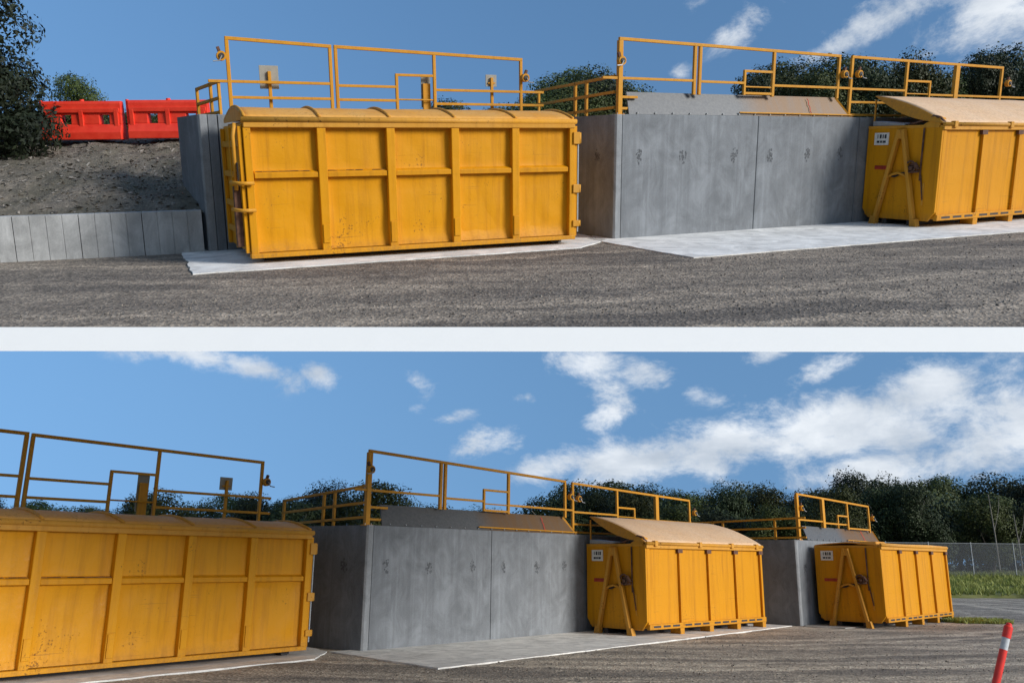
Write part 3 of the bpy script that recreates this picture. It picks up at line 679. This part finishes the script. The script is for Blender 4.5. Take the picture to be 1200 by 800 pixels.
# ------------------------------------------------------------------ vegetation
def crown_mesh(seed, rx, rz, z0, nclump, nleaf, ls, shape='dome'):
    r = random.Random(seed); v = []; f = []
    cl = []
    for i in range(nclump):
        if shape == 'cone':
            h = r.random()**.8; a = r.random()*6.28; rad = (1-h)**.75*rx*(.45+.65*r.random())
            cl.append((Vector((math.cos(a)*rad, math.sin(a)*rad, z0+h*2*rz)), (.22+.22*r.random())*rx*.55))
        else:
            a = r.random()*6.28; h = r.random()**.8; rad = rx*(.30+.5*r.random()**.6)*(1.05-.75*h**1.6)
            cl.append((Vector((math.cos(a)*rad, math.sin(a)*rad, z0+.1*rz+h*1.55*rz)), rx*r.uniform(.20, .40)))
    tw = sum(c[1]**2 for c in cl)
    for c, cr in cl:
        k = int(nleaf*cr**2/tw)
        for j in range(k):
            d = Vector((r.gauss(0, 1), r.gauss(0, 1), r.gauss(.25, .8))).normalized()
            lump = 1+.45*noise.noise(Vector((d.x*1.8+c.x*9, d.y*1.8, d.z*1.8+seed)))
            d2 = d*cr*lump*(1-.45*r.random()**2.2); d2.z *= .8
            q = c+d2; n = (d+Vector((r.gauss(0, .45), r.gauss(0, .45), r.gauss(.25, .45)))).normalized()
            a = n.orthogonal().normalized(); b = n.cross(a); t = r.random()*6.28
            a, b = a*math.cos(t)+b*math.sin(t), b*math.cos(t)-a*math.sin(t); s = ls*(.5+.9*r.random()); w = .6 if shape != 'cone' else .4
            i0 = len(v); v += [tuple(q-a*s), tuple(q+b*s*w), tuple(q+a*s), tuple(q-b*s*w)]; f.append((i0, i0+1, i0+2, i0+3))
    me = bpy.data.meshes.new('crown'); me.from_pydata(v, [], f); me.update(); return me
def trunk_mesh(seed, h, r0, spread, mat):
    r = random.Random(seed); mb = MB()
    top = Vector((r.uniform(-.3, .3), r.uniform(-.3, .3), h))
    mb.tube([(0, 0, -.1), (top.x*.4, top.y*.5, h*.45), tuple(top)], [r0, r0*.75, r0*.45], 8)
    for i in range(5):
        a = i*1.3+r.random(); z = h*(.4+.12*i)
        mb.tube([(top.x*.4, top.y*.4, z), (math.cos(a)*spread*.5, math.sin(a)*spread*.5, z+h*.25), (math.cos(a)*spread, math.sin(a)*spread, z+h*.5)], [r0*.5, r0*.3, r0*.1], 6)
    me = bpy.data.meshes.new('trunk'); me.from_pydata(mb.v, [], mb.f); me.update(); me.materials.append(mat); return me
protos = []
for i in range(7):
    c = crown_mesh(100+i, 1.0, .75+.08*(i % 3), .2+.06*(i % 3), 24+4*i, 17000, .0215); c.materials.append(M_leaf if i % 3 else M_leafd)
    tmsh = trunk_mesh(200+i, .95, .05, .55, M_bark if i % 3 else M_palebark); protos.append((c, tmsh))
def tree(W0, x, y, z, h, w, label, group, idx, rot):
    c, tm = protos[idx % len(protos)]
    t = thing('tree', label, 'tree', at(W0, x, y, rot, z), group)
    hc = max((vv.co.z for vv in c.vertices)); 
    for nm, me in (('crown', c), ('trunk', tm)):
        o = bpy.data.objects.new(nm, me); col.objects.link(o); o.parent = t; o.scale = (w/2, w/2, h/hc)
    return t
tr = random.Random(21)
# lower yard: scrub forest beyond the yard, with a grassy bank and fence on the right
def skyline(px):     # height of the tree line above eye level per metre of distance, by bearing
    pts = [(-.62, .070), (-.3, .078), (-.26, .082), (-.22, .105), (-.13, .098), (-.10, .062), (-.02, .070), (.03, .072), (.07, .093), (.1, .098), (.16, .096), (.2, .093), (.24, .092), (.28, .089), (.33, .094), (.36, .104), (.42, .107), (.47, .112), (.52, .104), (.6, .108), (.8, .108)]
    for (a, va), (b, vb) in zip(pts[:-1], pts[1:]):
        if a <= px <= b: return va+(vb-va)*(px-a)/(b-a)
    return .1
i = 0
for row, (dist, wmin, wmax, n) in enumerate(((71, 6, 8.5, 26), (78, 7, 10, 30), (88, 9, 12, 28))):
    for k in range(n):
        px = -.66+1.46*(k+.5*(row % 2)+tr.uniform(-.25, .25))/n
        if row == 0 and px < .05: continue
        d = dist*(1+tr.uniform(-.04, .04)); h = EYE+skyline(px)*d*(1+tr.uniform(-.24, .05) - (.12 if row == 0 else 0))
        if px < -.06: h *= (1+tr.uniform(-.2, .02))
        zb = .9 if px > .3 else 0
        tree(Wl, px*d*1.03, d, zb, h-zb, tr.uniform(wmin, wmax), 'dark scrub tree in the far tree line, lower picture', 'far trees of the lower picture', i, tr.uniform(0, 360)); i += 1
# under-storey fills the foot of the tree line
def under(W0, x0, x1, d0, d1, fh, n, seed, label):
    us = MB(); r4 = random.Random(seed)
    for j in range(n):
        px = r4.uniform(x0, x1); d = r4.uniform(d0, d1); top = max(.5, fh(px)*d+1.2)*(.72+.22*noise.noise(Vector((px*14, d*.3, seed))))
        q = Vector((px*d*1.03, d, .2+r4.random()**1.2*top))
        a = Vector((r4.gauss(0, 1), r4.gauss(0, 1), r4.gauss(0, 1))).normalized(); b = a.orthogonal().normalized(); s = .08+.17*r4.random()
        us.add([q-a*s, q+b*s*.6, q+a*s, q-b*s*.6], [(0, 1, 2, 3)])
    tag(us.build('undergrowth', M_leafd, None, W0), label, 'undergrowth', None, 'stuff')
under(Wl, .05, .8, 71.5, 80, skyline, 52000, 3, 'dense dark undergrowth below the far trees, lower picture')
for px in (.565, .598, .540):
    d = 66.5; t = thing('dead_tree', 'thin pale bare trunk behind the mesh fence', 'tree', at(Wl, px*d*1.03, d, 0, .9), 'pale bare trunks behind the fence')
    hh = 4.5+tr.random()*2; l = tr.uniform(-.5, .5)
    MB().tube([(0, 0, -.1), (l*.4, 0, hh*.5), (l, .1, hh)], [.07, .055, .025], 7).build('trunk', M_deadbark, t)
    MB().tube([(l*.5, 0, hh*.55), (l*.5+.5, 0, hh*.8), (l*.5+.7, 0, hh)], [.03, .02, .01], 5).build('branch', M_deadbark, t)
def verge_h(x, y): return min(1., max(0, (y-46)/16))**1.1*1.05+.05*noise.noise(Vector((x*.5, y*.5, 0)))
def verge(u, v):
    y = 44+24*v; x = 16+34*u + (2.5*math.sin(u*3) if v == 0 else 0)
    e = 49.0-1.2*noise.noise(Vector((x*.2, 1, 1)))
    return (x, y, max(-.15, verge_h(x, y)-.03) if y > e else -.1)
vg = MB().grid(60, 60, verge); struct(vg.build('grass_verge', M_grass, None, Wl, smooth=True))
gs = MB(); r3 = random.Random(9)
def tuft(x, y, z, h):
    for b in range(4):
        a = r3.random()*6.28; l = h*(.5+.8*r3.random()); dx, dy = math.cos(a), math.sin(a); w = .018+.02*r3.random()
        gs.add([(x-dy*w, y+dx*w, z), (x+dy*w, y-dx*w, z), (x+dx*l*.5, y+dy*l*.5, z+l)], [(0, 1, 2)])
for j in range(15000):
    x, y = r3.uniform(18, 48), 47+20*r3.random()
    e = 49.3-1.2*noise.noise(Vector((x*.2, 1, 1)))+r3.uniform(-.6, .6)
    if y < e: continue
    c = noise.noise(Vector((x*.35, y*.35, 5)))
    tuft(x, y, verge_h(x, y)-.05, .16+.22*max(0, c+.3)+.1*r3.random())
for j in range(2600):      # thin patch of weeds on the gravel beside the farthest bin
    a = r3.random()*6.28; q = r3.random()**.6; q *= .75+.5*noise.noise(Vector((math.cos(a)*2, math.sin(a)*2, 3))); x, y = 15.1+1.35*q*math.cos(a), 28.9+.95*q*math.sin(a)
    if r3.random() < .8*(1-q)+.25: tuft(x, y, -.01, .07+.08*r3.random())
tag(gs.build('grass', M_grass, None, Wl), 'rough green grass on the verge and beside the farthest bin', 'grass', None, 'stuff')
fe = thing('mesh_fence', 'tall grey wire mesh fence in front of the dark trees', 'fence', at(Wl, 17, 60.3, 2, .8))
MB().box(0, 36, -.005, .005, .05, 2.4).build('wire_mesh', M_mesh, fe)
for k in range(13): MB().tube([(k*3, 0, -.1), (k*3, 0, 2.5)], .03, 8).build('fence_post', M_galv, fe)
MB().tube([(0, 0, 2.42), (36, 0, 2.42)], .02, 6).build('top_wire', M_galv, fe)

# upper yard trees
hill = MB().prism([(-45, 44), (60, 44), (75, 70), (-60, 70)], -.4, .0).build('hill', M_mulch, None, U); struct(hill)
def sky2(px):
    pts = [(-.7, .05), (-.52, .055), (-.50, .067), (-.47, .064), (-.45, .048), (-.36, .050), (-.3, .058), (-.26, .062), (-.2, .042), (-.12, .044), (-.09, .058), (-.02, .064), (.03, .07), (.05, .088), (.10, .09), (.15, .086), (.17, .05), (.22, .048), (.25, .075), (.28, .098), (.34, .098), (.38, .106), (.44, .114), (.48, .104), (.52, .110), (.6, .112), (.8, .11)]
    for (a, va), (b, vb) in zip(pts[:-1], pts[1:]):
        if a <= px <= b: return va+(vb-va)*(px-a)/(b-a)
    return .1
for row, (dist, wmin, wmax, n) in enumerate(((54, 5.2, 7.5, 30), (62, 6.5, 9, 28))):
    for k in range(n):
        px = -.55+1.25*(k+.5*(row % 2)+tr.uniform(-.25, .25))/n
        d = dist*(1+tr.uniform(-.04, .04)); h = 1.87+sky2(px)*d*(1+tr.uniform(-.22, .04))
        if -.36 < px < .03: h *= tr.uniform(.62, 1.0)
        tree(U, px*d*1.0, d, 0, h, tr.uniform(wmin, wmax), 'dark scrub tree in the far tree line, upper picture', 'far trees of the upper picture', i, tr.uniform(0, 360)); i += 1
under(U, .03, .7, 56, 64, sky2, 36000, 4, 'dense dark undergrowth below the far trees, upper picture')
tree(U, -26.6, 54.5, 0, 6.6, 5.0, 'lone round dark tree showing above the red barriers', None, 2, 40)
# near dark conifer on the left of the upper yard
cf = thing('conifer_tree', 'tall dark needle tree at the left end of the mulch bank', 'tree', at(U, -13.25, 18.9, 0, 1.3))
c = crown_mesh(77, 3.3, 5.6, -1.1, 420, 190000, .062, 'cone'); c.materials.append(leafmat('needle_foliage', (.007, .011, .005), (.024, .032, .013)))
o = bpy.data.objects.new('crown', c); col.objects.link(o); o.parent = cf
tm = trunk_mesh(78, 6, .18, 1.3, M_bark); o = bpy.data.objects.new('trunk', tm); col.objects.link(o); o.parent = cf

# ------------------------------------------------------------------ sky and sun
SUN_EL, SUN_AZ = R(16), R(120)       # azimuth clockwise from +y (north); 180 = behind the viewer
w = bpy.data.worlds.new('World'); sc.world = w; w.use_nodes = True; t = w.node_tree; t.nodes.clear()
def wn(k, **kw):
    o = t.nodes.new(k)
    for a, b in kw.items(): setattr(o, a, b)
    return o
def wm(op, a, b=None, c=None, clamp=False):
    o = wn('ShaderNodeMath', operation=op); o.use_clamp = clamp
    for i_, v in enumerate((a, b, c)):
        if v is None: continue
        if isinstance(v, (int, float)): o.inputs[i_].default_value = v
        else: t.links.new(v, o.inputs[i_])
    return o.outputs[0]
sky = wn('ShaderNodeTexSky', sky_type='NISHITA'); sky.sun_disc = False; sky.sun_elevation = SUN_EL; sky.sun_rotation = SUN_AZ
sky.ozone_density = 2.2; sky.air_density = 1.0; sky.dust_density = .4
tc = wn('ShaderNodeTexCoord'); sp = wn('ShaderNodeSeparateXYZ'); t.links.new(tc.outputs['Generated'], sp.inputs[0])
lift = wn('ShaderNodeVectorMath', operation='MULTIPLY_ADD'); lift.inputs[1].default_value = (1, 1, .22); lift.inputs[2].default_value = (0, 0, .36)
t.links.new(tc.outputs['Generated'], lift.inputs[0]); nrm_ = wn('ShaderNodeVectorMath', operation='NORMALIZE'); t.links.new(lift.outputs[0], nrm_.inputs[0]); t.links.new(nrm_.outputs[0], sky.inputs['Vector'])
X, Y, Z = sp.outputs
az = wm('MULTIPLY', wm('ARCTAN2', X, Y), 57.2958); el = wm('MULTIPLY', wm('ARCSINE', Z), 57.2958)
# cloud banks: (azimuth, elevation, half width, half height, tilt deg, strength)
CL = [(-21.8, 12.4, 4.6, 1.0, -8, 1.25), (-17, 11.8, 3.6, .9, -12, 1.2), (-12.8, 11.4, 1.9, .95, -30, 1.15), (-6.1, 11.2, 1.7, 1.0, -50, 1.15), (-6.3, 9.7, 1, .45, 0, .9), (-4, 9.2, 1.7, .6, 10, 1.1), (-1.2, 7.6, 2.4, 1.5, 10, 1.1), (.7, 10.6, 1, .7, 0, .9),
      (5.3, 12.9, 3.6, 1.3, -8, 1.3), (9.3, 12.0, 2.9, 1.4, -20, 1.2), (6.7, 10.0, 2.1, 1.5, 40, 1.3), (12.8, 10.4, 2.0, 1.0, -15, 1.1), (21.3, 12.1, 3.4, 1.0, 20, 1.15), (17, 13, 2, .6, 10, .8),
      (3, 6.0, 3.6, 1.2, 8, 1.25), (8, 6.3, 5, 1.7, 8, 1.6), (14, 7.3, 6, 2.1, 10, 1.5), (20, 8.2, 6, 2.5, 12, 1.5), (26, 9.0, 6, 2.7, 10, 1.5), (32, 8.5, 7, 3.6, 8, 1.5), (24, 5.4, 9, 1.6, 4, 1.5),
      (17.4, 33.6, 3.0, 1.2, 15, .85), (13.6, 35.3, 1.6, .7, 15, .7), (27, 32.3, 6, 1.6, 14, 1.15), (33, 31, 6, 2.6, 8, 1.2), (23, 31.3, 4, .9, 14, 1.1), (12.0, 31.4, 1.2, .5, 0, .55),
      (180, 15, 80, 13, 0, 1.3), (95, 20, 28, 12, 0, 1.2), (-110, 20, 32, 12, 0, 1.1)]  # unseen banks behind and beside the viewer, added to light the yards
tot = None
for a0, e0, wx, wy, tl, st in CL:
    da = wm('SUBTRACT', az, a0)
    if a0 > 170: da = wm('SUBTRACT', 180.0, wm('ABSOLUTE', az))
    de = wm('SUBTRACT', el, e0); c_, s_2 = math.cos(R(tl)), math.sin(R(tl))
    p = wm('DIVIDE', wm('ADD', wm('MULTIPLY', da, c_), wm('MULTIPLY', de, s_2)), wx)
    q = wm('DIVIDE', wm('SUBTRACT', wm('MULTIPLY', de, c_), wm('MULTIPLY', da, s_2)), wy)
    gsn = wm('MULTIPLY', wm('EXPONENT', wm('MULTIPLY', wm('ADD', wm('MULTIPLY', p, p), wm('MULTIPLY', q, q)), -1.0)), st)
    tot = gsn if tot is None else wm('MAXIMUM', tot, gsn)
def wnoise(scale, detail, rough, vs, dist=0.):
    mp = wn('ShaderNodeMapping'); mp.inputs['Scale'].default_value = vs; t.links.new(tc.outputs['Generated'], mp.inputs[0])
    o = wn('ShaderNodeTexNoise'); o.inputs['Scale'].default_value = scale; o.inputs['Detail'].default_value = detail; o.inputs['Roughness'].default_value = rough; o.inputs['Distortion'].default_value = dist
    t.links.new(mp.outputs[0], o.inputs['Vector']); return o.outputs['Fac']
n1 = wnoise(12, 12, .68, (1, 1, 1.7), .25); n2 = wnoise(5, 7, .6, (1, 1, 2.6), .2)
dens = wm('SUBTRACT', wm('ADD', tot, wm('MULTIPLY', wm('SUBTRACT', n1, .5), 3.6)), .42)
cov = wm('MULTIPLY', dens, .92, clamp=True)
cov = wm('MULTIPLY', wm('MULTIPLY', cov, cov), wm('SUBTRACT', 3.0, wm('MULTIPLY', cov, 2.0)))
cov = wm('MULTIPLY', cov, wm('MINIMUM', wm('MULTIPLY', tot, 3.0), 1.0))
cov = wm('MULTIPLY', cov, .88)
rm = wn('ShaderNodeValToRGB'); t.links.new(n2, rm.inputs['Fac'])
rm.color_ramp.elements[0].position = .36; rm.color_ramp.elements[0].color = (3.0, 3.35, 3.8, 1)
rm.color_ramp.elements[1].position = .62; rm.color_ramp.elements[1].color = (5.3, 5.5, 5.7, 1)
mx = wn('ShaderNodeMix', data_type='RGBA'); t.links.new(cov, mx.inputs[0]); hs = wn('ShaderNodeHueSaturation'); hs.inputs['Saturation'].default_value = 1.13; hs.inputs['Value'].default_value = 1.0; t.links.new(sky.outputs[0], hs.inputs['Color']); t.links.new(hs.outputs[0], mx.inputs[6]); t.links.new(rm.outputs[0], mx.inputs[7])
bg = wn('ShaderNodeBackground'); bg.inputs['Strength'].default_value = .12; t.links.new(mx.outputs[2], bg.inputs['Color'])
out = wn('ShaderNodeOutputWorld'); t.links.new(bg.outputs[0], out.inputs['Surface'])
sl = bpy.data.lights.new('sun', 'SUN'); sl.energy = 2.4; sl.angle = R(20); sl.color = (1, .975, .94)
so = bpy.data.objects.new('sun', sl); col.objects.link(so)
d = Vector((math.sin(SUN_AZ)*math.cos(SUN_EL), math.cos(SUN_AZ)*math.cos(SUN_EL), math.sin(SUN_EL)))
so.rotation_euler = d.to_track_quat('Z', 'Y').to_euler(); so.location = d*40+Vector((0, 0, 20))
sc.view_settings.view_transform = 'Standard'; sc.view_settings.look = 'None'; sc.view_settings.gamma = 1; sc.view_settings.exposure = .62
sc.cycles.max_bounces = 8; sc.cycles.diffuse_bounces = 4; sc.cycles.transparent_max_bounces = 12
